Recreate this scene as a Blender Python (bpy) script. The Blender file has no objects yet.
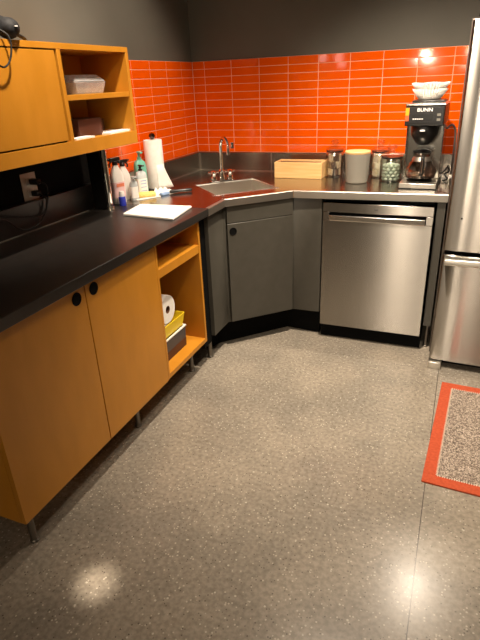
import bpy, bmesh, math, random
from mathutils import Vector, Matrix
random.seed(7)
S = bpy.context.scene
COL = S.collection
PI = math.pi

# ------------------------------------------------------------ camera, world, lights, exposure
CAM = Vector((1.7933, -3.5089, 1.4919))
YAW, PIT, ROL, FPX = 0.4077, 0.4344, -0.0433, 514.55
def cam_axes():
    cy, sy, cp, sp, cr, sr = math.cos(YAW), math.sin(YAW), math.cos(PIT), math.sin(PIT), math.cos(ROL), math.sin(ROL)
    f = Vector((-sy*cp, cy*cp, -sp)); r = Vector((cy, sy, 0)); u = r.cross(f)
    return r*cr+u*sr, -r*sr+u*cr, f
cd = bpy.data.cameras.new('camera'); cam = bpy.data.objects.new('camera', cd); COL.objects.link(cam)
r_, u_, f_ = cam_axes()
m = Matrix((r_, u_, -f_)).transposed().to_4x4(); m.translation = CAM
cam.matrix_world = m
cd.sensor_width = 36; cd.sensor_fit = 'AUTO'; cd.lens = FPX/640*36; cd.clip_start = 0.05
S.camera = cam
S.view_settings.view_transform = 'Standard'; S.view_settings.look = 'None'
S.view_settings.gamma = 1; S.view_settings.use_curve_mapping = False
S.view_settings.exposure = 0.0
w = bpy.data.worlds.new('world'); S.world = w; w.use_nodes = True
w.node_tree.nodes['Background'].inputs[0].default_value = (1, .86, .68, 1)
w.node_tree.nodes['Background'].inputs[1].default_value = 0.04
WARM = (1, .84, .66)
def spot(name, loc, target, power, size, blend=.5, rad=.05, col=WARM):
    l = bpy.data.lights.new(name, 'SPOT'); l.energy = power; l.spot_size = math.radians(size); l.spot_blend = blend
    l.shadow_soft_size = rad; l.color = col
    o = bpy.data.objects.new(name, l); COL.objects.link(o); o.location = loc
    o.rotation_euler = (Vector(target)-Vector(loc)).to_track_quat('-Z', 'Y').to_euler(); return o
def area(name, loc, target, power, sx, sy, col=WARM):
    l = bpy.data.lights.new(name, 'AREA'); l.shape = 'RECTANGLE'; l.size = sx; l.size_y = sy; l.energy = power; l.color = col
    o = bpy.data.objects.new(name, l); COL.objects.link(o); o.location = loc
    o.rotation_euler = (Vector(target)-Vector(loc)).to_track_quat('-Z', 'Y').to_euler(); return o
HZ = 2.95
spot('ceiling_spot_a', (1.40, -1.32, HZ-.12), (1.60, -.75, 0), 430, 92, .9, .04)
spot('ceiling_spot_b', (1.86, -2.3, HZ-.12), (1.1, -1.2, 1.0), 80, 75, .8, .04)
spot('ceiling_spot_c', (.95, -2.15, HZ-.12), (0, -1.85, 1.74), 270, 68, .9, .05)
spot('ceiling_spot_d', (1.86, -.30, 2.40), (1.88, -1.5, 0), 90, 100, .8, .03)
spot('added_floor_spot', (1.3, -3.2, HZ-.12), (.850, -2.62, 0), 700, 3.2, 1, .04)  # added tight beam, only makes the bright patch on the floor
spot('added_corner_spot', (1.05, -1.0, HZ-.12), (.02, -.85, 1.05), 120, 62, .8, .04)  # added to brighten the bottle corner, sink and left tiles
area('added_fill_light', (2.9, -6.5, HZ-.05), (2.9, -6.5, 0), 20, .8, 1.6)  # unseen fill added behind the camera for soft ambient light

# ------------------------------------------------------------ helpers
def thing(name, label, cat, loc=(0, 0, 0), rotz=0, group=None):
    o = bpy.data.objects.new(name, None); COL.objects.link(o)
    o.location = loc; o.rotation_euler = (0, 0, rotz); o.empty_display_size = .05
    o['label'] = label; o['category'] = cat
    if group: o['group'] = group
    return o
def tag(o, label, cat, group=None):
    o['label'] = label; o['category'] = cat
    if group: o['group'] = group
    return o
def obj(name, bm, mat, parent=None, world=False, bevel=0, seg=2, smooth=False, loc=None, rotz=0, label=None):
    """link the bmesh as ONE object; world=True: vertices given in world coordinates, parent unrotated"""
    me = bpy.data.meshes.new(name); bmesh.ops.recalc_face_normals(bm, faces=bm.faces)
    off = Vector((0, 0, 0))
    if world and parent is not None:
        p = parent
        while p is not None: off += p.location; p = p.parent
        bmesh.ops.translate(bm, verts=bm.verts, vec=-off)
    # put the origin at the centre of the piece's base
    if parent is not None and len(bm.verts):
        xs = [v.co for v in bm.verts]
        c = Vector(((min(v.x for v in xs)+max(v.x for v in xs))/2, (min(v.y for v in xs)+max(v.y for v in xs))/2, min(v.z for v in xs)))
        bmesh.ops.translate(bm, verts=bm.verts, vec=-c)
    else: c = Vector((0, 0, 0))
    bm.to_mesh(me); bm.free()
    if smooth:
        for p in me.polygons: p.use_smooth = True
        try: me.set_sharp_from_angle(angle=math.radians(38))
        except Exception: pass
    o = bpy.data.objects.new(name, me); COL.objects.link(o)
    for mm in (mat if isinstance(mat, (list, tuple)) else [mat]): me.materials.append(mm)
    if parent is not None: o.parent = parent; o.location = c
    elif loc is not None: o.location = loc; o.rotation_euler = (0, 0, rotz)
    if bevel:
        b = o.modifiers.new('bevel', 'BEVEL'); b.width = bevel; b.segments = seg; b.limit_method = 'ANGLE'; b.angle_limit = math.radians(35)
        b.harden_normals = False
        for p in me.polygons: p.use_smooth = True
        try: me.set_sharp_from_angle(angle=math.radians(60))
        except Exception: pass
    if label: o['label'] = label
    return o
def copy_tree(o, parent=None):
    c = o.copy(); COL.objects.link(c); c.parent = parent
    for ch in list(o.children): copy_tree(ch, c)
    return c
def struct(o): o['kind'] = 'structure'; return o
def B(bm, x0, x1, y0, y1, z0, z1, mi=0):
    vs = [bm.verts.new(p) for p in ((x0,y0,z0),(x1,y0,z0),(x1,y1,z0),(x0,y1,z0),(x0,y0,z1),(x1,y0,z1),(x1,y1,z1),(x0,y1,z1))]
    for q in ((3,2,1,0),(4,5,6,7),(0,1,5,4),(1,2,6,5),(2,3,7,6),(3,0,4,7)):
        f = bm.faces.new([vs[i] for i in q]); f.material_index = mi
    return vs
def box(*a):
    bm = bmesh.new(); B(bm, *a); return bm
def boxes(*L):
    bm = bmesh.new()
    for a in L: B(bm, *a)
    return bm
def prism(bm, pts, z0, z1, mi=0):
    lo = [bm.verts.new((p[0], p[1], z0)) for p in pts]; hi = [bm.verts.new((p[0], p[1], z1)) for p in pts]
    n = len(pts); fs = [bm.faces.new(lo[::-1]), bm.faces.new(hi)]
    for i in range(n): fs.append(bm.faces.new((lo[i], lo[(i+1) % n], hi[(i+1) % n], hi[i])))
    for f in fs: f.material_index = mi
    return lo+hi
def L(bm, prof, n=32, c=(0, 0, 0), mi=0, closed=False, wob=0, wn=0):
    """lathe of (r, z) points about a vertical axis; wob = pleats"""
    rings = []
    for (r, z) in prof:
        if r < 1e-6: rings.append([bm.verts.new((c[0], c[1], c[2]+z))]); continue
        ring = []
        for i in range(n):
            a = 2*PI*i/n; rr = r*(1+(wob if i % 2 else -wob)) if wob else r
            ring.append(bm.verts.new((c[0]+rr*math.cos(a), c[1]+rr*math.sin(a), c[2]+z)))
        rings.append(ring)
    pairs = list(zip(rings, rings[1:]))
    if closed: pairs.append((rings[-1], rings[0]))
    for a, b in pairs:
        for i in range(n):
            j = (i+1) % n
            if len(a) == 1 and len(b) == 1: break
            if len(a) == 1: f = bm.faces.new((a[0], b[j], b[i]))
            elif len(b) == 1: f = bm.faces.new((a[i], a[j], b[0]))
            else: f = bm.faces.new((a[i], a[j], b[j], b[i]))
            f.material_index = mi
    return bm
def lathe(prof, n=32, c=(0, 0, 0), **k):
    return L(bmesh.new(), prof, n, c, **k)
def tube(bm, pts, r, n=10, cap=True, mi=0):
    pts = [Vector(p) for p in pts]; rs = r if isinstance(r, (list, tuple)) else [r]*len(pts)
    prev = None; rings = []
    for i, p in enumerate(pts):
        t = (pts[min(i+1, len(pts)-1)]-pts[max(i-1, 0)]).normalized()
        if prev is None:
            a = Vector((0, 0, 1)) if abs(t.z) < .9 else Vector((1, 0, 0))
            u = t.cross(a).normalized()
        else:
            u = (prev-t*prev.dot(t)).normalized()
        prev = u; v = t.cross(u)
        rings.append([bm.verts.new(p+(u*math.cos(2*PI*k/n)+v*math.sin(2*PI*k/n))*rs[i]) for k in range(n)])
    for a, b in zip(rings, rings[1:]):
        for i in range(n):
            f = bm.faces.new((a[i], a[(i+1) % n], b[(i+1) % n], b[i])); f.material_index = mi
    if cap:
        bm.faces.new(rings[0][::-1]).material_index = mi; bm.faces.new(rings[-1]).material_index = mi
    return bm
def T(pts, r, n=10): return tube(bmesh.new(), pts, r, n)
def smoothpath(pts, k=6):
    P = [Vector(p) for p in pts]; out = []
    for i in range(len(P)-1):
        p0, p1, p2, p3 = P[max(i-1, 0)], P[i], P[i+1], P[min(i+2, len(P)-1)]
        for j in range(k):
            t = j/k
            out.append(.5*((2*p1)+(p2-p0)*t+(2*p0-5*p1+4*p2-p3)*t*t+(3*p1-p0-3*p2+p3)*t**3))
    out.append(P[-1]); return out
def rot(bm, angle, axis, center=(0, 0, 0), verts=None):
    bmesh.ops.rotate(bm, verts=verts or bm.verts, cent=center, matrix=Matrix.Rotation(angle, 3, axis)); return bm
def move(bm, v): bmesh.ops.translate(bm, verts=bm.verts, vec=v); return bm
def text_bm(s, size, depth=.0004):
    cu = bpy.data.curves.new('t', 'FONT'); cu.body = s; cu.size = size; cu.extrude = depth; cu.align_x = 'CENTER'; cu.align_y = 'CENTER'; cu.offset = size*.018
    o = bpy.data.objects.new('t', cu); COL.objects.link(o)
    dg = bpy.context.evaluated_depsgraph_get(); me = bpy.data.meshes.new_from_object(o.evaluated_get(dg))
    bm = bmesh.new(); bm.from_mesh(me); bpy.data.objects.remove(o); bpy.data.curves.remove(cu); bpy.data.meshes.remove(me)
    return bm

# ------------------------------------------------------------ materials
def mat(name, col, rough=.5, metal=0, spec=.5, trans=0, ior=1.45, aniso=0, tangent=None, coat=0, emit=None, es=0, sub=0):
    m = bpy.data.materials.new(name); m.use_nodes = True; nt = m.node_tree; b = nt.nodes['Principled BSDF']
    b.inputs['Base Color'].default_value = (*col, 1); b.inputs['Roughness'].default_value = rough; b.inputs['Metallic'].default_value = metal
    b.inputs['Specular IOR Level'].default_value = spec; b.inputs['Transmission Weight'].default_value = trans; b.inputs['IOR'].default_value = ior
    b.inputs['Coat Weight'].default_value = coat
    if emit: b.inputs['Emission Color'].default_value = (*emit, 1); b.inputs['Emission Strength'].default_value = es
    if aniso:
        b.inputs['Anisotropic'].default_value = aniso
        v = nt.nodes.new('ShaderNodeCombineXYZ')
        for i in range(3): v.inputs[i].default_value = tangent[i]
        nt.links.new(v.outputs[0], b.inputs['Tangent'])
    return m
def N(m, t): return m.node_tree.nodes.new(t)
def K(m, a, b): m.node_tree.links.new(a, b)
def noisy(m, c1, c2, scale=8, stretch=(1, 1, 1), detail=5, lo=.35, hi=.65, rough=None, bump=0, bscale=None):
    b = m.node_tree.nodes['Principled BSDF']; g = N(m, 'ShaderNodeNewGeometry'); mp = N(m, 'ShaderNodeMapping'); mp.inputs['Scale'].default_value = stretch
    n = N(m, 'ShaderNodeTexNoise'); n.inputs['Scale'].default_value = scale; n.inputs['Detail'].default_value = detail
    r = N(m, 'ShaderNodeValToRGB'); r.color_ramp.elements[0].position = lo; r.color_ramp.elements[1].position = hi
    r.color_ramp.elements[0].color = (*c1, 1); r.color_ramp.elements[1].color = (*c2, 1)
    K(m, g.outputs['Position'], mp.inputs[0]); K(m, mp.outputs[0], n.inputs['Vector']); K(m, n.outputs[0], r.inputs[0]); K(m, r.outputs[0], b.inputs['Base Color'])
    if rough:
        q = N(m, 'ShaderNodeMapRange'); q.inputs[3].default_value = rough[0]; q.inputs[4].default_value = rough[1]
        K(m, n.outputs[0], q.inputs[0]); K(m, q.outputs[0], b.inputs['Roughness'])
    if bump:
        u = N(m, 'ShaderNodeBump'); u.inputs['Strength'].default_value = bump; u.inputs['Distance'].default_value = .002
        if bscale:
            n2 = N(m, 'ShaderNodeTexNoise'); n2.inputs['Scale'].default_value = bscale; K(m, mp.outputs[0], n2.inputs['Vector']); K(m, n2.outputs[0], u.inputs['Height'])
        else: K(m, n.outputs[0], u.inputs['Height'])
        K(m, u.outputs[0], b.inputs['Normal'])
    return m
M = {}
M['paint'] = noisy(mat('dark_grey_paint', (.1, .1, .1), .55), (.106, .101, .083), (.120, .114, .095), 3, bump=.15, bscale=180)
M['room'] = noisy(mat('far_room_paint', (.4, .37, .33), .8), (.33, .3, .26), (.37, .34, .3), 1.5)
M['ceil'] = noisy(mat('ceiling_paint', (.2, .19, .17), .9), (.14, .13, .115), (.16, .15, .13), 2)
M['tile'] = noisy(mat('orange_glazed_tile', (.8, .09, .003), .06), (.78, .088, .0012), (.84, .104, .0016), 6)
M['grout'] = noisy(mat('pale_grout', (.7, .3, .16), .8), (.82, .38, .22), (.9, .48, .3), 30)
M['wood'] = noisy(mat('golden_plywood', (.6, .27, .03), .38), (.50, .205, .015), (.55, .228, .020), 5, (3, 3, 1), rough=(.32, .44))
M['woodedge'] = noisy(mat('plywood_edge', (.62, .3, .06), .5), (.58, .27, .06), (.70, .36, .10), 60, (.2, .2, 6))
M['gray'] = noisy(mat('charcoal_laminate', (.08, .076, .068), .42), (.060, .056, .045), (.067, .062, .051), 20)
M['black'] = mat('black_plastic', (.008, .008, .008), .3)
M['matteblack'] = mat('matte_black', (.004, .004, .004), .8, spec=.1)
M['rubber'] = noisy(mat('black_nylon', (.015, .015, .017), .7), (.01, .01, .011), (.022, .022, .025), 90, bump=.4)
def steel(name, col, rough, tangent=None, aniso=0, stretch=(1, 1, 1), bs=120):
    m = mat(name, col, rough, 1, aniso=aniso, tangent=tangent or (1, 0, 0))
    return noisy(m, tuple(c*.93 for c in col), tuple(min(1, c*1.05) for c in col), bs, stretch, 3, rough=(rough-.02, rough+.02))
M['steeltop'] = mat('stainless_worktop', (.38, .35, .31), .22, 1)
M['steelx'] = mat('brushed_stainless', (.36, .34, .31), .24, 1, aniso=1.0, tangent=(0, 0, 1))
M['steel'] = mat('satin_stainless', (.66, .63, .57), .34, 1)
M['satin'] = mat('satin_edge', (.52, .49, .44), .40, 1)
M['laminate'] = noisy(mat('dark_laminate', (.03, .027, .025), .3), (.019, .0165, .015), (.025, .022, .020), 30)
M['legsteel'] = mat('dull_metal', (.22, .20, .175), .45, 1)
M['mirror'] = mat('polished_stainless', (.62, .6, .55), .16, 1)
M['bright'] = mat('bright_stainless', (.8, .78, .74), .22, 1)
M['chrome'] = mat('chrome', (.85, .84, .82), .06, 1)
M['white'] = noisy(mat('white_plastic', (.82, .8, .76), .4), (.8, .78, .74), (.85, .83, .79), 10)
M['paper'] = noisy(mat('white_paper', (.85, .82, .77), .9), (.82, .79, .74), (.88, .86, .82), 40, bump=.25)
M['bamboo'] = noisy(mat('bamboo', (.72, .47, .2), .45), (.66, .40, .15), (.76, .50, .23), 14, (.4, 6, 6))
def thinglass(name, tint, f0=.04):
    m = bpy.data.materials.new(name); m.use_nodes = True; nt = m.node_tree; nt.nodes.remove(nt.nodes['Principled BSDF'])
    t = N(m, 'ShaderNodeBsdfTransparent'); t.inputs[0].default_value = (*tint, 1); g = N(m, 'ShaderNodeBsdfGlossy'); g.inputs['Roughness'].default_value = .04
    fr_ = N(m, 'ShaderNodeLayerWeight'); fr_.inputs[0].default_value = .22; x = N(m, 'ShaderNodeMixShader'); pw = N(m, 'ShaderNodeMapRange'); pw.inputs[3].default_value = .10; pw.inputs[4].default_value = .8
    K(m, fr_.outputs['Facing'], pw.inputs[0]); K(m, pw.outputs[0], x.inputs[0]); K(m, t.outputs[0], x.inputs[1]); K(m, g.outputs[0], x.inputs[2]); K(m, x.outputs[0], nt.nodes['Material Output'].inputs[0])
    return m
M['glass'] = thinglass('clear_glass', (.97, .98, .97))
M['smokeglass'] = thinglass('carafe_glass', (.88, .84, .8))
M['coffee'] = mat('black_coffee', (.03, .012, .006), .08)
M['clear'] = noisy(mat('clear_plastic', (.95, .95, .95), .12, trans=.75, ior=1.4), (.88, .88, .88), (1, 1, 1), 30, bump=.6)
M['canister'] = mat('grey_stoneware', (.22, .208, .178), .5)
M['teal'] = mat('sea_green_soap', (.22, .62, .48), .25, trans=.3)
M['softblue'] = mat('clear_soap', (.7, .76, .78), .25, trans=.3)
M['blue'] = mat('cobalt_plastic', (.03, .05, .5), .35)
M['blueprint'] = mat('faint_blue_print', (.25, .38, .62), .6)
M['red'] = mat('red_print', (.7, .12, .04), .5)
M['coral'] = mat('coral_print', (.75, .22, .12), .5)
M['pink'] = mat('pale_pink_label', (.8, .55, .55), .6)
M['yellow'] = mat('yellow_plastic', (.85, .62, .02), .4)
M['sponge'] = noisy(mat('yellow_sponge', (.8, .55, .15), .95), (.74, .5, .14), (.86, .64, .22), 120, bump=.8)
M['brownbox'] = mat('dark_brown_card', (.07, .022, .012), .5)
M['brown2'] = mat('mid_brown_card', (.13, .055, .025), .6)
M['greybox'] = mat('grey_box', (.06, .06, .064), .45)
M['panelgrey'] = mat('panel_grey', (.014, .014, .015), .35)
M['green'] = noisy(mat('mint_green', (.42, .55, .42), .6), (.48, .60, .46), (.72, .8, .68), 60)
M['tan'] = noisy(mat('kraft_packet', (.5, .36, .22), .6), (.6, .46, .3), (.78, .64, .46), 60)
M['cream'] = noisy(mat('cream_packet', (.75, .68, .5), .5), (.7, .62, .4), (.85, .8, .68), 60)
M['darkpack'] = mat('dark_packet', (.1, .06, .04), .5)
M['cable'] = mat('black_cable', (.012, .012, .012), .5)
M['greycable'] = mat('grey_cable', (.12, .1, .09), .5)
M['brownside'] = mat('fridge_side', (.13, .105, .09), .35, .4)
M['rugorange'] = noisy(mat('orange_cotton_border', (.5, .08, .03), .95), (.43, .066, .022), (.53, .09, .034), 90, bump=.4)
M['stitch'] = mat('cream_thread', (.75, .62, .5), .9)
M['ledwhite'] = mat('white_lettering', (.85, .85, .85), .5)
M['sign'] = mat('orange_sticker', (.95, .38, .02), .5)

# rug weave
def weave():
    m = mat('woven_grey_beige', (.3, .25, .2), .95); b = m.node_tree.nodes['Principled BSDF']
    g = N(m, 'ShaderNodeTexCoord'); v = N(m, 'ShaderNodeTexVoronoi'); v.inputs['Scale'].default_value = 230
    r = N(m, 'ShaderNodeValToRGB'); e = r.color_ramp.elements
    e[0].position = .12; e[0].color = (.62, .52, .43, 1); e[1].position = .85; e[1].color = (.10, .075, .06, 1)
    x = e.new(.5); x.color = (.30, .24, .19, 1)
    K(m, g.outputs['Object'], v.inputs['Vector']); K(m, v.outputs['Color'], r.inputs[0]); K(m, r.outputs[0], b.inputs['Base Color'])
    u = N(m, 'ShaderNodeBump'); u.inputs['Strength'].default_value = .8; u.inputs['Distance'].default_value = .004
    K(m, v.outputs['Distance'], u.inputs['Height']); K(m, u.outputs[0], b.inputs['Normal'])
    return m
M['weave'] = weave()

def floor_mat():
    m = mat('speckled_vinyl_floor', (.3, .27, .23), .3, spec=.5); b = m.node_tree.nodes['Principled BSDF']
    g = N(m, 'ShaderNodeNewGeometry')
    n1 = N(m, 'ShaderNodeTexNoise'); n1.inputs['Scale'].default_value = 60; n1.inputs['Detail'].default_value = 4
    r1 = N(m, 'ShaderNodeValToRGB'); e = r1.color_ramp.elements
    e[0].position = .36; e[0].color = (.235, .207, .168, 1); e[1].position = .64; e[1].color = (.33, .293, .242, 1)
    K(m, g.outputs['Position'], n1.inputs['Vector']); K(m, n1.outputs[0], r1.inputs[0])
    n0 = N(m, 'ShaderNodeTexNoise'); n0.inputs['Scale'].default_value = 3.2; n0.inputs['Detail'].default_value = 6
    r0 = N(m, 'ShaderNodeValToRGB'); e = r0.color_ramp.elements
    e[0].position = .35; e[0].color = (.82, .82, .82, 1); e[1].position = .65; e[1].color = (1.1, 1.08, 1.05, 1)
    K(m, g.outputs['Position'], n0.inputs['Vector']); K(m, n0.outputs[0], r0.inputs[0])
    mx = N(m, 'ShaderNodeMix'); mx.data_type = 'RGBA'; mx.blend_type = 'MULTIPLY'; mx.inputs[0].default_value = 1
    K(m, r1.outputs[0], mx.inputs[6]); K(m, r0.outputs[0], mx.inputs[7])
    prev = mx.outputs[2]
    for sc, thr, w_, col in ((110, .22, .88, (.56, .51, .42, 1)), (120, .20, .90, (.08, .065, .05, 1)), (60, .10, .95, (.60, .56, .47, 1))):
        v = N(m, 'ShaderNodeTexVoronoi'); v.inputs['Scale'].default_value = sc; K(m, g.outputs['Position'], v.inputs['Vector'])
        sx = N(m, 'ShaderNodeSeparateColor'); K(m, v.outputs['Color'], sx.inputs[0])
        a = N(m, 'ShaderNodeMath'); a.operation = 'GREATER_THAN'; a.inputs[1].default_value = w_; K(m, sx.outputs[0], a.inputs[0])
        c = N(m, 'ShaderNodeMath'); c.operation = 'LESS_THAN'; c.inputs[1].default_value = thr+.12; K(m, v.outputs['Distance'], c.inputs[0])
        d = N(m, 'ShaderNodeMath'); d.operation = 'MULTIPLY'; K(m, a.outputs[0], d.inputs[0]); K(m, c.outputs[0], d.inputs[1])
        d2 = N(m, 'ShaderNodeMath'); d2.operation = 'MULTIPLY'; d2.inputs[1].default_value = .75; K(m, d.outputs[0], d2.inputs[0])
        k = N(m, 'ShaderNodeMix'); k.data_type = 'RGBA'; K(m, d2.outputs[0], k.inputs[0]); K(m, prev, k.inputs[6]); k.inputs[7].default_value = col
        prev = k.outputs[2]
    # one sheet seam running from the fridge towards the viewer
    sp = N(m, 'ShaderNodeSeparateXYZ'); K(m, g.outputs['Position'], sp.inputs[0])
    s1 = N(m, 'ShaderNodeMath'); s1.operation = 'SUBTRACT'; s1.inputs[1].default_value = 1.82; K(m, sp.outputs[0], s1.inputs[0])
    s2 = N(m, 'ShaderNodeMath'); s2.operation = 'ABSOLUTE'; K(m, s1.outputs[0], s2.inputs[0])
    s3 = N(m, 'ShaderNodeMath'); s3.operation = 'LESS_THAN'; s3.inputs[1].default_value = .0016; K(m, s2.outputs[0], s3.inputs[0])
    k = N(m, 'ShaderNodeMix'); k.data_type = 'RGBA'; K(m, s3.outputs[0], k.inputs[0]); K(m, prev, k.inputs[6]); k.inputs[7].default_value = (.06, .05, .04, 1)
    K(m, k.outputs[2], b.inputs['Base Color'])
    q = N(m, 'ShaderNodeMapRange'); q.inputs[3].default_value = .2; q.inputs[4].default_value = .3; K(m, n0.outputs[0], q.inputs[0]); K(m, q.outputs[0], b.inputs['Roughness'])
    u = N(m, 'ShaderNodeBump'); u.inputs['Strength'].default_value = .12; u.inputs['Distance'].default_value = .001; K(m, n1.outputs[0], u.inputs['Height']); K(m, u.outputs[0], b.inputs['Normal'])
    return m
M['floor'] = floor_mat()

# ------------------------------------------------------------ room shell
RX, RY = 5.2, -9.0
struct(obj('floor', box(-.12, RX, RY, .12, -.06, 0), M['floor']))
struct(obj('ceiling', box(-.12, RX, RY, .12, HZ, HZ+.1), M['ceil']))
wl = struct(obj('wall_left', box(-.12, 0, RY, .12, 0, HZ), M['paint']))
wb = struct(obj('wall_back', box(0, RX, 0, .12, 0, HZ), M['paint']))
struct(obj('wall_right', box(RX, RX+.1, RY, .12, 0, HZ), M['room']))
struct(obj('wall_rear', box(-.12, RX, RY-.1, RY, 0, HZ), M['room']))

TW, TH, ZS = .1978, .0486, 1.0395
def tiles(axis, start, end, g0, seed):
    """glazed tiles 0.198 x 0.049 on a grout bed; grout lines at start+g0+k*TW"""
    rnd = random.Random(seed); bm = bmesh.new(); gap = .0019
    cuts = [start]; g = g0
    while g < end: cuts.append(g); g += TW
    cuts.append(end)
    for a, b in zip(cuts, cuts[1:]):
        if b-a < .01: continue
        for r in range(12):
            z0 = ZS+r*TH+gap; z1 = z0+TH-2*gap; a0, b0 = a+gap, b-gap
            t1, t2 = rnd.gauss(0, .0035), rnd.gauss(0, .004)
            def P(s, z, d):
                d += (s-(a0+b0)/2)*t1+(z-(z0+z1)/2)*t2 if d > .005 else 0
                return (s, -d, z) if axis == 'x' else (d, -s, z)
            e = .0012
            lo = [bm.verts.new(P(s, z, .003)) for s, z in ((a0, z0), (b0, z0), (b0, z1), (a0, z1))]
            mi = [bm.verts.new(P(s, z, .0075)) for s, z in ((a0, z0), (b0, z0), (b0, z1), (a0, z1))]
            hi = [bm.verts.new(P(s, z, .0086)) for s, z in ((a0+e, z0+e), (b0-e, z0+e), (b0-e, z1-e), (a0+e, z1-e))]
            bm.faces.new(hi)
            for i in range(4):
                j = (i+1) % 4
                bm.faces.new((lo[i], lo[j], mi[j], mi[i])); bm.faces.new((mi[i], mi[j], hi[j], hi[i]))
    return bm
ZT = ZS+12*TH
obj('tile_panel', tiles('x', .009, 2.6, .098, 3), M['tile'], wb)
obj('grout_bed', box(0, 2.6, -.0068, 0, ZS, ZT), M['grout'], wb)
obj('tile_panel', tiles('y', .009, 1.22, .169, 5), M['tile'], wl)
obj('grout_bed', box(0, .0068, -1.22, 0, ZS, ZT), M['grout'], wl)

# far lamps of the room behind the viewer, seen as glints in the glazed tiles
def pendant(x, y, z, lab):
    t = thing('pendant_lamp', lab, 'lamp', (x, y, z), 0, 'pendant lamps in the room behind')
    obj('lamp_shade', lathe([(.03, .16), (.10, .07), (.105, .07), (.035, .17)], 28, closed=True), M['black'], t, smooth=True)
    obj('bulb', lathe([(0, -.03), (.05, -.01), (.062, .03), (.04, .08), (0, .1)], 20), mat('warm_bulb', (1, .8, .5), .4, emit=(1, .78, .5), es=160), t, smooth=True)
    pl = bpy.data.lights.new('added_beam', 'SPOT'); pl.energy = 130; pl.spot_size = math.radians(30); pl.spot_blend = .5; pl.color = WARM; pl.shadow_soft_size = .045  # added narrow beam aimed at the appliances for a streak on steel
    po = bpy.data.objects.new('added_beam', pl); COL.objects.link(po); po.parent = t; po.location = (0, 0, -.085)
    po.rotation_euler = (Vector((x+.95, -.7, .6))-Vector((x, y, z-.085))).to_track_quat('-Z', 'Y').to_euler()
    obj('cord', T([(0, 0, .165), (0, 0, HZ-z)], .004, 6), M['black'], t)

# ------------------------------------------------------------ stainless worktop with splash and basin
CT, CTH = .914, .04
outer = [(.001, -.001), (.001, -1.17), (.632, -1.17), (.63, -.955), (.925, -.655), (1.752, -.608), (1.752, -.001)]
sink = [(.272, -.600), (.545, -.318), (.805, -.585), (.532, -.860)]
wt = thing('worktop', 'stainless steel worktop with a corner sink under the orange tiles', 'worktop', (0, 0, CT-CTH))
def top_mesh():
    bm = bmesh.new()
    def loop(pts, z): return [bm.verts.new((p[0], p[1], z)) for p in pts]
    o = loop(outer, CT); s = loop(sink, CT); es = []
    for q in (o, s):
        for i in range(len(q)): es.append(bm.edges.new((q[i], q[(i+1) % len(q)])))
    bmesh.ops.triangle_fill(bm, edges=es, use_beauty=True)
    lo = loop(outer, CT-CTH); n = len(o)
    for i in range(n): bm.faces.new((o[i], o[(i+1) % n], lo[(i+1) % n], lo[i]))
    li = [bm.verts.new((p[0], p[1], CT-CTH)) for p in outer]  # turned-in lower lip
    # lip: short return below the edge
    for i in range(2, n-2):
        a, b = Vector((*outer[i], 0)), Vector((*outer[i+1], 0)); d = (b-a).normalized(); nn = Vector((-d.y, d.x, 0))*.02
        bm.faces.new([bm.verts.new((p.x, p.y, CT-CTH)) for p in (a, b, b+nn, a+nn)])
    for v in li: bm.verts.remove(v)
    return bm
obj('top', top_mesh(), M['steeltop'], wt, world=True)
def basin_mesh():
    bm = bmesh.new(); c = Vector((sum(p[0] for p in sink)/4, sum(p[1] for p in sink)/4))
    def ring(k, z): return [bm.verts.new((c.x+(p[0]-c.x)*k, c.y+(p[1]-c.y)*k, z)) for p in sink]
    rs = [ring(1.0, CT), ring(.985, CT-.006), ring(.96, CT-.17), ring(.9, CT-.185)]
    for a, b in zip(rs, rs[1:]):
        for i in range(4): bm.faces.new((a[i], a[(i+1) % 4], b[(i+1) % 4], b[i]))
    bm.faces.new(rs[-1]); return bm
obj('sink_basin', basin_mesh(), M['steel'], wt, world=True)
obj('drain', lathe([(0, .004), (.02, .004), (.035, .006), (.042, .002), (.042, 0)], 24, (.54, -.59, CT-.185)), M['chrome'], wt, world=True, smooth=True)
def rim():
    bm = bmesh.new(); c = Vector((sum(p[0] for p in sink)/4, sum(p[1] for p in sink)/4)); w_ = []
    for k, z in ((1.035, CT+.0002), (1.03, CT+.002), (1.0, CT+.002), (.995, CT-.004)):
        w_.append([bm.verts.new((c.x+(p[0]-c.x)*k, c.y+(p[1]-c.y)*k, z)) for p in sink])
    for a, b in zip(w_, w_[1:]):
        for i in range(4): bm.faces.new((a[i], a[(i+1) % 4], b[(i+1) % 4], b[i]))
    return bm
obj('sink_rim', rim(), M['bright'], wt, world=True)
bm = bmesh.new()
B(bm, .0005, .03, -1.17, -.0005, CT+.0002, ZS); B(bm, .0305, 1.752, -.03, -.001, CT+.0002, ZS)
obj('backsplash', bm, M['steeltop'], wt, world=True, bevel=.003)
obj('weld_strip', boxes((.0301, .0345, -1.16, -.03, CT+.0003, CT+.006), (.03, 1.75, -.0345, -.0301, CT+.0003, CT+.006),
    (.0301, .037, -.037, -.0301, CT, ZS-.003), (.575, .581, -.0318, -.0301, CT, ZS-.003)), M['bright'], wt, world=True, label='bright seam line where splash meets worktop')
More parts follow.
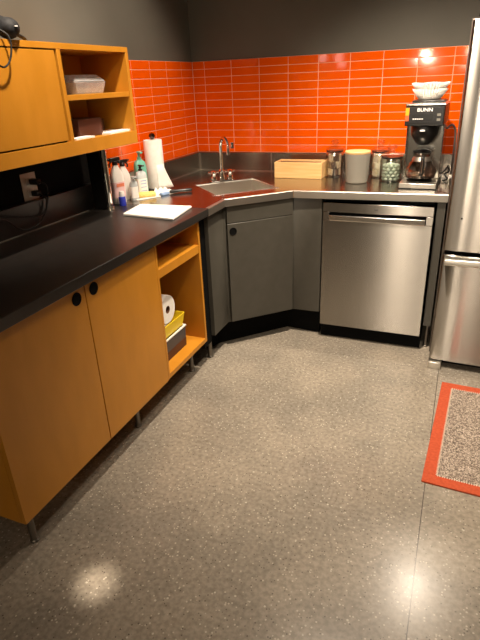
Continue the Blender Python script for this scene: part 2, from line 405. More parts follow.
def edge_strip(a, b, ext=0):
    bm = bmesh.new(); a, b = Vector((*a, 0)), Vector((*b, 0)); d_ = (b-a).normalized(); n_ = Vector((d_.y, -d_.x, 0))
    pr = [(-.012, CT+.0002), (-.012, CT+.0012), (.0015, CT+.0008), (.004, CT-.0025), (.004, CT-CTH+.001), (.002, CT-CTH-.001), (0.0003, CT-CTH-.001), (.0003, CT-.003)]
    A_ = [bm.verts.new(a+n_*t+Vector((0, 0, z))) for t, z in pr]; B_ = [bm.verts.new(b+n_*t+Vector((0, 0, z))) for t, z in pr]
    bm.faces.new(A_); bm.faces.new(B_[::-1])
    for i in range(len(pr)): bm.faces.new((A_[i], A_[(i+1) % len(pr)], B_[(i+1) % len(pr)], B_[i]))
    return bm
for a_, b_ in ((outer[2], outer[3]), (outer[3], outer[4]), (outer[4], outer[5])):
    obj('front_edge', edge_strip(a_, b_), M['satin'], wt, world=True)
obj('edge_joint', boxes((.922, .930, -.659, -.651, CT-CTH, CT+.0008)), M['bright'], wt, world=True)

lw = thing('laminate_worktop', 'dark charcoal laminate worktop with upstand above the golden doors', 'worktop', (0, 0, CT-CTH))
bm = bmesh.new(); prism(bm, [(.0005, -2.66), (.652, -2.66), (.634, -1.1708), (.0005, -1.1708)], CT-CTH, CT)
obj('top', bm, M['laminate'], lw, world=True, bevel=.0025)
obj('upstand', box(.0005, .04, -2.66, -1.1708, CT+.0002, ZS), M['laminate'], lw, world=True, bevel=.002)
obj('seal_strip', box(.0402, .0445, -2.66, -1.36, CT+.0002, CT+.004), M['canister'], lw, world=True, label='lighter strip where upstand meets worktop')
struct(obj('black_wall_sheet', box(.0002, .004, -2.72, -1.225, ZS, 1.2445), M['matteblack'], wl))  # thin black sheet over the wall below the wall cabinet
# steel support panel under the wall cabinet
sp = thing('support_post', 'upright stainless steel support between worktop and orange wall cabinet', 'support', (.08, -1.29, CT))
obj('panel', box(.045, .128, -1.318, -1.302, CT+.0005, 1.244), M['black'], sp, world=True, bevel=.003)
bm = bmesh.new(); tube(bm, [(.142, -1.31, CT+.004), (.142, -1.31, 1.244)], .016, 20)
obj('post', bm, M['chrome'], sp, world=True, smooth=True)
obj('base_collar', lathe([(.014, .016), (.02, .014), (.022, .0005), (0, .0005)], 20, (.142, -1.31, CT)), M['bright'], sp, world=True, smooth=True)

# ------------------------------------------------------------ base cabinets
def legs(root, pts, h, r=.013, m='legsteel'):
    for (x, y) in pts:
        l = obj('leg', lathe([(0, .0), (r*1.25, 0), (r*1.25, .006), (r, .01), (r, h), (0, h)], 18, (x, y, 0)), M[m], root, world=True, smooth=True)
def finger_pull(door, c, n, r=.024):
    """round black finger hole with a slim rim, axis n"""
    bm = lathe([(r, .0), (r, .0022), (r*.86, .0022), (r*.80, .0004), (0, .0004)], 28)
    q = Vector((0, 0, 1)).rotation_difference(Vector(n)).to_matrix()
    bmesh.ops.transform(bm, matrix=q.to_4x4(), verts=bm.verts); move(bm, Vector(c)+Vector(n)*.0002)
    return obj('finger_pull', bm, M['matteblack'], door, world=True, smooth=True)
FX, FZ0, FZ1 = .61, .184, CT-CTH-.001
bc = thing('base_cabinet', 'golden plywood base cabinet with two doors and round black finger holes', 'cabinet', (.3, -2.15, 0))
obj('body', boxes((.03, FX-.02, -2.63, -2.61, FZ0, FZ1), (.03, FX-.02, -1.69, -1.672, FZ0, FZ1), (.03, FX-.02, -2.61, -1.69, FZ0, FZ0+.018), (.03, .045, -2.61, -1.69, FZ0, FZ1), (.03, FX-.02, -2.61, -1.69, FZ1-.03, FZ1)), M['wood'], bc, world=True)
d1 = obj('door', box(FX-.019, FX, -2.63, -2.1525, FZ0, .856), M['wood'], bc, world=True, bevel=.0015)
d2 = obj('door', box(FX-.019, FX, -2.1485, -1.672, FZ0, .856), M['wood'], bc, world=True, bevel=.0015)
finger_pull(d1, (FX, -2.20, .824), (1, 0, 0)); finger_pull(d2, (FX, -2.103, .828), (1, 0, 0))
legs(bc, [(.525, -2.55), (.51, -1.83), (.12, -2.55), (.12, -1.83)], FZ0)
oc = thing('open_base_cabinet', 'open golden plywood base cabinet with one shelf under the counter', 'cabinet', (.3, -1.45, 0))
obj('body', boxes((.03, FX, -1.671, -1.655, FZ0+.005, FZ1), (.03, FX, -1.258, -1.240, FZ0+.005, FZ1), (.03, .045, -1.655, -1.258, FZ0+.005, FZ1), (.045, FX, -1.655, -1.258, FZ1-.018, FZ1)), M['wood'], oc, world=True, bevel=.001)
obj('bottom_board', box(.045, FX, -1.655, -1.258, FZ0+.005, FZ0+.03), M['wood'], oc, world=True, bevel=.001)
obj('shelf', box(.046, FX-.002, -1.6545, -1.2585, .703, .745), M['wood'], oc, world=True, bevel=.001)
legs(oc, [(.515, -1.275), (.12, -1.275)], FZ0+.005)

cc = thing('corner_sink_cabinet', 'charcoal corner cabinet with an angled door beneath the sink', 'cabinet', (.35, -.5, 0))
GZ = .168
bm = bmesh.new()
pts = [(.031, -1.195), (.607, -1.195), (.607, -.94), (.915, -.632), (1.088, -.628), (1.088, -.031), (.031, -.031)]
obj('body', (prism(bm, [(.031,-1.130),(.607,-1.130),(.607,-.94),(.915,-.632),(1.088,-.628),(1.088,-.60),(.90,-.60),(.58,-.925),(.58,-1.11),(.031,-1.11)], GZ, FZ1) and bm), M['gray'], cc, world=True, bevel=.001)
# door on the diagonal
a, b = Vector((.607, -.94, 0)), Vector((.915, -.632, 0)); d = (b-a).normalized(); nrm = Vector((d.y, -d.x, 0)); Ld = (b-a).length
def diag(s0, s1, t0, t1, z0, z1):
    bm = bmesh.new(); prism(bm, [tuple((a+d*s+nrm*t)[:2]) for s, t in ((s0, t0), (s0, t1), (s1, t1), (s1, t0))], z0, z1); return bm
dr = obj('door', diag(.018, Ld-.006, .0015, .018, GZ+.006, .772), M['gray'], cc, world=True, bevel=.002)
finger_pull(dr, a+d*.05+nrm*.018+Vector((0, 0, .728)), nrm, .022)
obj('rail', diag(.018, Ld-.006, .0015, .0165, .776, FZ1), M['gray'], cc, world=True, bevel=.001)
bm = bmesh.new(); prism(bm, [(.50, -1.0), (.52, -.92), (.86, -.555), (1.08, -.575), (1.08, -.55), (.85, -.53), (.48, -.9), (.47, -1.0)], 0.0005, GZ)
obj('toe_kick', bm, M['matteblack'], cc, world=True)
obj('side_post', box(.05, .585, -1.225, -1.133, .13, FZ1), M['matteblack'], cc, world=True)
legs(cc, [(.545, -1.09)], GZ, .014)
ep = thing('end_panel', 'narrow charcoal filler panel between dishwasher and refrigerator', 'panel', (1.73, -.3, 0))
obj('board', boxes((1.703, 1.745, -.60, -.05, .15, FZ1)), M['gray'], ep, world=True, bevel=.001)
legs(ep, [(1.728, -.56)], .15, .013)

# ------------------------------------------------------------ dishwasher
dw = thing('dishwasher', 'built-in stainless steel dishwasher with pocket handle', 'dishwasher', (1.395, -.35, 0))
DX0, DX1, DY = 1.0975, 1.692, -.642
obj('tub', box(DX0+.004, DX1-.004, -.588, -.05, .10, .865), M['matteblack'], dw, world=True)
obj('door', boxes((DX0, DX1, DY, -.59, .095, .752), (DX0, DX0+.036, DY, -.59, .752, .80), (DX1-.036, DX1, DY, -.59, .752, .80), (DX0, DX1, DY, -.59, .80, .852)), M['steelx'], dw, world=True, bevel=.002)
obj('handle_recess', box(DX0+.036, DX1-.036, -.612, -.59, .752, .80), M['matteblack'], dw, world=True)
obj('handle', box(DX0+.038, DX1-.038, DY-.008, -.625, .752, .783), M['bright'], dw, world=True, bevel=.004, seg=3)
obj('toe_kick', boxes((DX0, DX1+.005, -.60, -.50, .0005, .094)), M['matteblack'], dw, world=True)
obj('badge', box(1.385, 1.405, DY-.0012, DY, .822, .826), M['greybox'], dw, world=True)

# ------------------------------------------------------------ refrigerator
fr = thing('refrigerator', 'tall stainless steel refrigerator with bottom freezer', 'refrigerator', (2.15, -.4, 0))
X0, X1 = 1.762, 2.50
obj('body', box(X0-.006, X1, -.73, -.05, .05, 1.70), M['brownside'], fr, world=True, bevel=.006)
def fdoor(z0, z1):
    """slightly bowed door front"""
    bm = bmesh.new(); pts = [(X0, -.738)]
    pts += [(X0, -.785), (X0+.006, -.795)]
    for k in range(1, 12):
        t = k/12; pts.append((X0+.01+(X1-X0-.02)*t, -.8-.012*math.sin(PI*t)))
    pts += [(X1-.006, -.795), (X1, -.785), (X1, -.738)]
    prism(bm, pts, z0, z1); return bm
ud = obj('door', fdoor(.672, 1.69), M['steelx'], fr, world=True, bevel=.004)
fd = obj('freezer_door', fdoor(.045, .650), M['steelx'], fr, world=True, bevel=.004)
obj('gasket', box(X0+.006, X1-.006, -.745, -.7305, .06, 1.68), M['matteblack'], fr, world=True)
# freezer pull: a wide shallow scoop bar
bm = bmesh.new()
pr = [(-.800, .645), (-.838, .636), (-.842, .612), (-.835, .604), (-.803, .622)]
A = [bm.verts.new((X0+.012, y, z)) for y, z in pr]; Bv = [bm.verts.new((X1-.012, y, z)) for y, z in pr]
bm.faces.new(A); bm.faces.new(Bv[::-1])
for i in range(5): bm.faces.new((A[i], A[(i+1) % 5], Bv[(i+1) % 5], Bv[i]))
obj('handle', bm, M['steel'], fd, world=True, bevel=.003)
obj('lock_plug', (lambda b_: move(rot(b_, PI/2, 'X'), (1.828, -.8035, .84)))(lathe([(.005, 0), (.005, .003), (0, .003)], 12)), M['black'], ud, world=True)
obj('foot', box(X0-.002, X0+.065, -.83, -.76, .0005, .040), M['steel'], fr, world=True, bevel=.004)
obj('base_grille', box(X0+.07, X1, -.74, -.66, .0005, .05), M['matteblack'], fr, world=True)
obj('hinge_cap', box(X0+.02, X0+.09, -.785, -.70, 1.70, 1.715), M['black'], fr, world=True, bevel=.004)
bm = bmesh.new(); tube(bm, [(2.42, -.81, .80), (2.42, -.855, .82), (2.42, -.855, 1.42), (2.42, -.81, 1.44)], .011, 12)
obj('door_handle', bm, M['steel'], ud, world=True, smooth=True)

# ------------------------------------------------------------ wall cabinet
UX = .35
wc = thing('wall_cabinet', 'golden plywood wall cabinet with a door and two open shelf bays', 'cabinet', (.18, -2.0, 1.245))
YL, YR = -2.72, -1.302
obj('body', boxes((.0, UX, YL, YR, 1.627, 1.648), (.0, UX, YL, YR, 1.245, 1.300), (.0, UX, YR-.02, YR, 1.30, 1.627),
    (.0, UX, -1.775, -1.755, 1.30, 1.627), (.0, UX, YL, YL+.02, 1.30, 1.627), (.0, .10, YL+.02, YR-.02, 1.30, 1.627)), M['wood'], wc, world=True, bevel=.001)
obj('door', box(UX-.018, UX-.0005, -2.42, -1.788, 1.306, 1.622), M['wood'], wc, world=True, bevel=.001)
obj('door', box(UX-.018, UX-.0005, -2.70, -2.424, 1.306, 1.622), M['wood'], wc, world=True, bevel=.001)
obj('door_shadow_gap', box(UX-.03, UX-.019, -2.70, -1.776, 1.3005, 1.6265), M['matteblack'], wc, world=True)
obj('shelf', box(.101, UX-.004, -1.7545, -1.3225, 1.448, 1.468), M['wood'], wc, world=True, bevel=.001)
# ------------------------------------------------------------ rug
rg = thing('rug', 'small woven grey rug with a wide orange border beside the refrigerator', 'rug', (2.294, -1.391, 0), math.radians(-2.8))
RW, RH, BW = .47, .402, .052
obj('field', box(-RW+BW, RW-BW, -RH+BW, RH-BW, .0005, .0065), M['weave'], rg)
bm = bmesh.new()
B(bm, -RW, RW, -RH, -RH+BW, .0004, .0085); B(bm, -RW, RW, RH-BW, RH, .0004, .0085)
B(bm, -RW, -RW+BW, -RH+BW, RH-BW, .0004, .0085); B(bm, RW-BW, RW, -RH+BW, RH-BW, .0004, .0085)
obj('border', bm, M['rugorange'], rg, bevel=.002)
bm = bmesh.new()
def stitches(x0, y0, x1, y1, px, py):
    n = int(math.hypot(x1-x0, y1-y0)/.009)
    for i in range(n):
        t = (i+.5)/n; x, y = x0+(x1-x0)*t, y0+(y1-y0)*t
        sx, sy = (.0015, .004) if py else (.004, .0015)
        B(bm, x-sx, x+sx, y-sy, y+sy, .0067, .0094)
stitches(-RW+BW, -RH+BW, -RW+BW, RH-BW, 1, 0); stitches(RW-BW, -RH+BW, RW-BW, RH-BW, 1, 0)
stitches(-RW+BW, -RH+BW, RW-BW, -RH+BW, 0, 1); stitches(-RW+BW, RH-BW, RW-BW, RH-BW, 0, 1)
obj('stitching', bm, M['stitch'], rg, label='cream zigzag stitching')

# ------------------------------------------------------------ faucet (two handles, gooseneck)
fa = thing('faucet', 'chrome gooseneck faucet with two handles behind the corner sink', 'faucet', (.385, -.44, CT), math.radians(-45))
# local +x points from the corner towards the basin front
obj('base_plate', (lambda b_: b_)(box(-.024, .024, -.08, .08, .0005, .011)), M['chrome'], fa, bevel=.005, seg=3)
obj('hub', lathe([(.0, .012), (.021, .012), (.02, .03), (.014, .045), (.014, .06), (.018, .065), (.012, .075), (0, .075)], 24), M['chrome'], fa, smooth=True)
pts = [(0, 0, .07), (0, 0, .208)]+[(.066-.066*math.cos(t), 0, .208+.058*math.sin(t)) for t in [PI*k/12 for k in range(1, 13)]]+[(.132, 0, .175)]
sp_ = obj('spout', T(pts, .0115, 14), M['chrome'], fa, smooth=True)
obj('aerator', lathe([(.0, .150), (.0145, .150), (.015, .178), (.012, .182), (0, .182)], 18, (.132, 0, 0)), M['chrome'], sp_, smooth=True)
for s in (-1, 1):
    h = obj('handle', lathe([(0, .012), (.022, .012), (.022, .026), (.016, .034), (.017, .048), (.021, .054), (.017, .066), (0, .071)], 20, (0, s*.055, 0)), M['chrome'], fa, smooth=True)
    bm = bmesh.new(); tube(bm, [(-.03, s*.055, .056), (.03, s*.055, .058)], .0055, 10); tube(bm, [(0, s*.055-.03, .057), (0, s*.055+.03, .057)], .0055, 10)
    for q in ((-.03, 0), (.03, 0), (0, -.03), (0, .03)): L(bm, [(0, -.008), (.0075, -.003), (.0075, .004), (0, .009)], 12, (q[0], s*.055+q[1], .057))
    g = obj('cross_lever', bm, M['chrome'], fa, smooth=True)

# ------------------------------------------------------------ bamboo box
bb = thing('bamboo_box', 'pale bamboo open-topped box on the steel worktop right of the sink', 'box', (.838, -.205, CT), 0)
bx0, bx1, by0, by1 = -.155, .155, -.070, .070
obj('body', boxes((bx0, bx1, by0, by0+.012, .0005, .099), (bx0, bx1, by1-.012, by1, .0005, .099), (bx0, bx0+.012, by0+.012, by1-.012, .0005, .099), (bx1-.012, bx1, by0+.012, by1-.012, .0005, .099), (bx0+.012, bx1-.012, by0+.012, by1-.012, .0005, .012)), M['bamboo'], bb, bevel=.002)
obj('inner_tray', box(bx0+.0125, bx1-.0125, by0+.0125, by1-.0125, .0125, .088), M['brown2'], bb)

# ------------------------------------------------------------ glass jars, their packets and mints
def glass_jar(name, label, x, y, r, h, grp=None, lid_label=None):
    t = thing(name, label, 'jar', (x, y, CT))
    w_ = .003
    prof = [(0, .0006), (r*.93, .0006), (r, .008), (r, h-.02), (r*.94, h-.006), (r*.94, h), (r*.94-w_, h), (r*.94-w_, h-.008), (r-w_, h-.022), (r-w_, .011), (r*.9, .006), (0, .006)]
    obj('body', lathe(prof, 36), M['glass'], t, smooth=True)
    lid = [(0, h+.002), (r*.96, h+.002), (r*1.05, h+.006), (r*1.02, h+.012), (r*.6, h+.024), (r*.28, h+.030), (r*.24, h+.036), (r*.42, h+.044), (r*.48, h+.054), (r*.34, h+.066), (0, h+.070)]
    obj('lid', lathe(lid, 32), M['glass'], t, smooth=True)
    obj('seal', lathe([(r*.88, h-.008), (r*.955, h+.0015), (r*.88, h+.0015), (r*.84, h-.006)], 28, closed=True), M['rubber'], t, smooth=True)
    return t
JA = (1.045, -.150, .057, .158); JB = (1.325, -.150, .057, .158); JC = (1.408, -.262, .064, .140)
glass_jar('glass_jar', 'lidded glass jar of brown packets just right of the bamboo box', *JA)
glass_jar('glass_jar', 'lidded glass jar of cream packets between grey canister and wall tiles', *JB)
glass_jar('glass_jar', 'lidded glass jar of pale green mints beside the coffee maker', *JC)
rnd = random.Random(11)
def packet(mat_, w_, h_, dpt, name, label, cat, grp, loc, e):
    bm = box(-w_/2, w_/2, -dpt/2, dpt/2, -h_/2, h_/2)
    for v in bm.verts:
        if v.co.z < 0: v.co.x *= .92
    o = obj(name, bm, mat_, bevel=dpt*.3); o.location = loc; o.rotation_euler = e; tag(o, label, cat, grp); return o
pk = [packet(M[k], .034, .040, .009, 'tea_packet', 'small brown packet in the jar right of the bamboo box', 'packet', 'packets in the first glass jar', (0, 0, 0), (0, 0, 0)) for k in ('tan', 'darkpack')]
pc = packet(M['cream'], .034, .040, .009, 'sugar_packet', 'small cream packet in the jar behind the grey canister', 'packet', 'packets in the second glass jar', (0, 0, 0), (0, 0, 0))
def fill(protos, jar, nring, layers, dz, rr, first):
    k = 0
    for lz in range(layers):
        for i in range(nring):
            src = protos[(i*3+lz+(i//2)) % len(protos)]
            if k < len(protos): o = protos[k]
            else: o = src.copy(); COL.objects.link(o)
            k += 1; a_ = 2*PI*(i+.5*(lz % 2))/nring
            o.location = (jar[0]+rr*math.cos(a_), jar[1]+rr*math.sin(a_), CT+first+lz*dz)
            o.rotation_euler = (rnd.uniform(-.12, .12), rnd.uniform(-.2, .2), a_+PI/2)
fill(pk, JA, 6, 3, .043, .034, .030)
fill([pc], JB, 6, 3, .043, .034, .030)
mm_ = bmesh.new(); bmesh.ops.create_icosphere(mm_, subdivisions=2, radius=.0115)
for v in mm_.verts: v.co.z *= .75; v.co.x *= 1.15
mint = obj('mint', mm_, M['green'], smooth=True); tag(mint, 'pale green wrapped mint inside the glass jar beside the coffee maker', 'candy', 'mints in the third glass jar')
k = 0
for lz in range(5):
    for rr, n in ((.041, 9), (.017, 4)):
        for i in range(n):
            if rr < .02 and lz < 3: continue
            o = mint if k == 0 else mint.copy()
            if k: COL.objects.link(o)
            k += 1; a_ = 2*PI*(i+.5*(lz % 2))/n
            o.location = (JC[0]+rr*math.cos(a_), JC[1]+rr*math.sin(a_), CT+.0165+lz*.0185+(.006 if rr < .02 else 0)); o.rotation_euler = (0, 0, a_+PI/2+rnd.uniform(-.3, .3))

# grey canister with bamboo lid
cn = thing('canister', 'tapered grey canister with a pale bamboo lid in front of the glass jars', 'canister', (1.222, -.335, CT))
obj('body', lathe([(0, .0005), (.058, .0005), (.063, .006), (.074, .16), (.074, .166), (.068, .166), (.060, .02), (0, .015)], 40), M['canister'], cn, smooth=True)
obj('lid', lathe([(0, .1665), (.073, .1665), (.0745, .17), (.0745, .178), (.072, .181), (0, .181)], 40), M['bamboo'], cn, smooth=True)

# ------------------------------------------------------------ coffee maker
cm = thing('coffee_maker', 'stainless and black commercial drip coffee maker beside the refrigerator', 'coffee maker', (1.587, -.30, CT), math.radians(-1.5))
hw = .098
obj('base', boxes((-hw, hw, -.195, .18, .004, .030)), M['steel'], cm, bevel=.003)
obj('base_trim', boxes((-hw-.002, hw+.002, -.197, .182, .0005, .0055)), M['black'], cm)
obj('warmer_plate', lathe([(0, .0305), (.066, .0305), (.068, .036), (.062, .040), (0, .040)], 32, (0, -.10, 0)), M['black'], cm, smooth=True)
obj('tower', boxes((-hw, hw, -.005, .18, .030, .325), (-hw, -hw+.006, -.055, -.005, .03, .325), (hw-.006, hw, -.055, -.005, .03, .325)), M['mirror'], cm, bevel=.003)
obj('hood', boxes((-hw, hw, -.175, .18, .3255, .425)), M['black'], cm, bevel=.004)
obj('top_lid', boxes((-hw-.001, hw+.001, -.178, .182, .4255, .434)), M['bright'], cm, bevel=.002)
obj('control_panel', box(-.078, .092, -.1785, -.1755, .342, .418), M['panelgrey'], cm, bevel=.001)
obj('display_strip', box(-.064, .046, -.1800, -.1786, .352, .385), M['black'], cm)
def lettering(s, size, x, y, z, name, parent, m='ledwhite', bold=1):
    bm = text_bm(s, size); rot(bm, PI/2, 'X'); move(bm, (x, y, z)); return obj(name, bm, M[m], parent)
bm = text_bm('BUNN', .024); 
for v in bm.verts: v.co.x *= 1.15
rot(bm, PI/2, 'X'); move(bm, (.0, -.1792, .404)); obj('lettering', bm, M['ledwhite'], cm, label='white brand lettering')
obj('small_print', boxes(*[(-.058+i*.011, -.050+i*.011, -.1806, -.1800, .358, .363) for i in range(5)]), M['ledwhite'], cm)
for z in (.374, .350):
    obj('button', boxes((.062, .080, -.1805, -.1786, z, z+.012)), M['canister'], cm, bevel=.001)
obj('warning_sticker', boxes((-hw+.001, -.0785, -.1770, -.1752, .378, .415)), M['sign'], cm, label='orange warning sticker')
obj('sticker_stripe', boxes((-hw+.001, -.0785, -.1770, -.1752, .350, .3775)), M['red'], cm, label='red sticker')
fn = obj('brew_funnel', lathe([(0, .3250), (.066, .3250), (.070, .318), (.068, .275), (.05, .245), (.03, .225), (0, .225)], 36, (0, -.10, 0)), M['black'], cm, smooth=True)
obj('funnel_grip', boxes((-.014, .014, -.205, -.165, .298, .312)), M['black'], fn.parent, bevel=.004)
obj('funnel_badge', boxes((-.012, .012, -.2062, -.2052, .301, .309)), M['ledwhite'], cm)
# carafe stands on the warmer
ca = thing('coffee_carafe', 'round glass coffee carafe with black handle on the warmer plate', 'carafe', (1.587-.0026, -.40, CT+.0405))
prof = [(0, .0), (.055, .0), (.074, .012), (.080, .035), (.074, .062), (.052, .098), (.040, .118), (.042, .132), (.048, .142), (.046, .142), (.040, .132), (.038, .118), (.050, .098), (.072, .062), (.078, .035), (.072, .014), (.054, .002), (0, .002)]
prof = [(r_1*1.07, z_1) for r_1, z_1 in prof]
obj('glass_bowl', lathe(prof, 40), M['smokeglass'], ca, smooth=True)
obj('coffee', lathe([(0, .0025), (.053, .0025), (.071, .0145), (.0755, .026), (0, .026)], 36), M['coffee'], ca, smooth=True)
obj('band', lathe([(.0425, .106), (.0525, .098), (.0535, .1), (.0435, .122)], 36, closed=True), M['steel'], ca, smooth=True)
bm = bmesh.new(); hp = smoothpath([(0.01, -.047, .118), (0.012, -.085, .128), (.014, -.098, .11), (.014, -.098, .065), (.012, -.088, .03)], 5)
tube(bm, hp, [.009]+[.0105]*(len(hp)-2)+[.007], 10); obj('handle', bm, M['black'], ca, smooth=True)
obj('handle_cap', T([(0.0145, -.1075, .115), (.0145, -.1075, .045)], .0035, 8), M['bright'], ca, smooth=True, label='chrome strip on the handle')
obj('collar', lathe([(0, .1425), (.047, .1425), (.049, .15), (.03, .158), (0, .16)], 28), M['black'], ca, smooth=True)

# paper filters stacked on the machine
obj_list = []
def filt(z, s, lab, dx):
    bm = lathe([(0, .001), (.052*s, .001), (.056*s, .004), (.080*s, .046), (.084*s, .055), (.081*s, .055), (.053*s, .006), (0, .003)], 72)
    for v in bm.verts:
        r = math.hypot(v.co.x, v.co.y)
        if r > .05*s:
            i = round(math.atan2(v.co.y, v.co.x)/(2*PI/72)); k = .055*min(1, (r-.05*s)/.03)
            f = 1+(k if i % 2 else -k)+.015*math.sin(3*i/72*2*PI+z*90); v.co.x *= f; v.co.y *= f
            v.co.z += .0015*math.sin(5*i/72*2*PI+z*50)*min(1, (r-.05*s)/.03)
    o = obj('coffee_filter', bm, M['paper']); o.location = (1.582+dx, -.245, z); tag(o, lab, 'coffee filter', 'stack of paper coffee filters'); return o
obj('filter_tray', box(-.085, .085, -.04, .15, .4345, .4440), M['black'], cm, bevel=.003)
filt(CT+.4445, 1.06, 'white fluted paper filter, lowest in the stack on the coffee maker', 0)
filt(CT+.4745, 1.14, 'white fluted paper filter, topmost of the stack on the coffee maker', .002)
# power cords by the machine
obj('power_cord', T(smoothpath([(1.69, -.20, .955), (1.705, -.21, .975), (1.720, -.22, 1.0), (1.715, -.16, .99), (1.725, -.12, .955), (1.70, -.10, .935), (1.725, -.20, .925), (1.70, -.24, .922)], 6), .0042, 8), M['cable'], cm, world=True)
obj('water_tube', T(smoothpath([(1.687, -.15, 1.20), (1.705, -.12, 1.215), (1.720, -.10, 1.205), (1.732, -.08, 1.16), (1.734, -.045, 1.0), (1.734, -.045, .925)], 8), .006, 10), M['greycable'], cm, world=True, smooth=True)
# ------------------------------------------------------------ paper towel roll on a holder
pt = thing('paper_towel_roll', 'upright white paper towel roll with loose end on a holder beside the corner', 'paper towel roll', (.095, -.76, CT+.0095))
obj('roll', lathe([(.02, .0), (.052, .0), (.0545, .004), (.0545, .272), (.052, .276), (.02, .276), (.02, .0)], 40), M['paper'], pt, smooth=True)
bm = bmesh.new(); L1 = []; L2 = []
for i in range(9):
    t = i/8; a_ = -.9+.9*t
    x, y = .0555*math.cos(a_)+.035*t*t, .0555*math.sin(a_)+.045*t*t
    L1.append((x, y))
for z in (0.001, .02, .05, .09, .14):
    row = []
    for i, (x, y) in enumerate(L1):
        t = i/8; k = max(0, 1-z/.13); bx_, by_ = .0555*math.cos(-.9+.9*t), .0555*math.sin(-.9+.9*t)
        row.append(bm.verts.new((bx_+(x-bx_)*k, by_+(y-by_)*k, z)))
    L2.append(row)
for r1, r2 in zip(L2, L2[1:]):
    for i in range(8): bm.faces.new((r1[i], r1[i+1], r2[i+1], r2[i]))
ls = obj('loose_sheet', bm, M['paper'], pt, smooth=True); sm = ls.modifiers.new('thick', 'SOLIDIFY'); sm.thickness = .0016
ph = thing('paper_towel_holder', 'dark metal paper towel holder with round knob inside the roll', 'holder', (.095, -.76, CT))
obj('base', lathe([(0, .0005), (.056, .0005), (.058, .004), (.055, .009), (0, .009)], 36), M['rubber'], ph, smooth=True)
obj('rod', T([(0, 0, .009), (0, 0, .292)], .006, 12), M['chrome'], ph, smooth=True)
obj('knob', lathe([(0, .287), (.009, .289), (.016, .298), (.0185, .308), (.014, .320), (0, .326)], 22), mat('dark_chrome', (.12, .09, .08), .12, 1), ph, smooth=True)

# ------------------------------------------------------------ soaps and cleaners by the post
def rbox(w_, d_, prof, n=6, e=.6):
    """bottle with rounded-rectangular section; prof = (scale, z)"""
    bm = bmesh.new(); rings = []; k = 28
    for s, z in prof:
        ring = []
        for i in range(k):
            a_ = 2*PI*i/k; c_, s_ = math.cos(a_), math.sin(a_)
            ring.append(bm.verts.new((s*w_/2*math.copysign(abs(c_)**e, c_), s*d_/2*math.copysign(abs(s_)**e, s_), z)))
        rings.append(ring)
    bm.faces.new(rings[0][::-1]); bm.faces.new(rings[-1])
    for a_, b_ in zip(rings, rings[1:]):
        for i in range(k): bm.faces.new((a_[i], a_[(i+1) % k], b_[(i+1) % k], b_[i]))
    return bm
def spray(label, x, y, rz, h, bodym, lab2, trig, extra):
    t = thing('spray_bottle', label, 'spray bottle', (x, y, CT), rz)
    obj('body', rbox(.074, .05, [(.9, .0006), (1, .006), (1, h*.5), (.95, h*.62), (.6, h*.75), (.36, h*.83), (.34, h*.86)]), M[bodym], t, smooth=True)
    obj('label', rbox(.0755, .0515, [(1, h*.14), (1, h*.48)]), M[lab2], t, smooth=True)
    if extra: obj('print', boxes((-.024, .024, -.0268, -.0260, h*.38, h*.45)), M[extra], t, label='coral printed band')
    obj('collar', lathe([(0, h*.84), (.014, h*.84), (.015, h*.9), (.012, h*.92), (0, h*.92)], 18), M[trig], t, smooth=True)
    g = obj('trigger_head', boxes((-.034, .03, -.010, .010, h*.92, h*1.0), (-.048, -.034, -.006, .006, h*.95, h*.99)), M[trig], t, bevel=.004)
    bm = bmesh.new(); tube(bm, smoothpath([(-.018, 0, h*.93), (-.034, 0, h*.87), (-.032, 0, h*.80)], 4), .0045, 8); obj('trigger', bm, M[trig], g.parent, smooth=True)
    return t
spray('white spray bottle with coral label and black trigger beside the steel post', .10, -1.165, math.radians(70), .24, 'white', 'pink', 'black', 'coral')
spray('white spray bottle with black trigger behind the yellow sponge', .075, -1.065, math.radians(-110), .215, 'white', 'white', 'black', None)
def pump(label, x, y, rz, h, w_, bodym, pm, lb, lines):
    t = thing('soap_bottle', label, 'soap bottle', (x, y, CT), rz)
    obj('body', rbox(w_, w_*.62, [(.92, .0006), (1, .006), (1, h*.72), (.85, h*.82), (.4, h*.88), (.34, h*.9)]), M[bodym], t, smooth=True)
    if lb: obj('label', rbox(w_*1.02, w_*.62*1.02, [(1, h*.12), (1, h*.62)]), M[lb], t, smooth=True)
    if lines: obj('print', boxes(*[(-w_*.28, w_*.28, -w_*.33, -w_*.322, h*z, h*(z+.025)) for z in (.2, .32, .44, .54)]), M[lines], t)
    obj('pump_collar', lathe([(0, h*.89), (.012, h*.89), (.012, h*.95), (0, h*.95)], 16), M[pm], t, smooth=True)
    obj('pump_nozzle', boxes((-.006, .006, -.006, .006, h*.95, h*1.04), (-.009, .009, -.036, .010, h*1.04, h*1.09)), M[pm], t, bevel=.003)
pump('tall sea green pump bottle at the back of the soap bottles', .080, -.900, math.radians(60), .218, .072, 'teal', 'teal', None, None)
pump('clear soap bottle with white label and black pump behind the sponge', .122, -.965, math.radians(62), .160, .064, 'softblue', 'black', 'white', 'blueprint')
pump('small clear pump bottle between the spray bottles and labelled soap', .14, -1.075, math.radians(62), .12, .044, 'softblue', 'softblue', 'white', None)
bl = thing('blue_cap_tube', 'small white tube with cobalt blue cap standing at the steel post', 'tube', (.150, -1.21, CT))
obj('body', lathe([(0, .048), (.014, .048), (.015, .06), (.013, .075), (0, .075)], 18), M['white'], bl, smooth=True)
obj('cap', lathe([(0, .0006), (.018, .0006), (.018, .046), (.015, .048), (0, .048)], 20), M['blue'], bl, smooth=True)

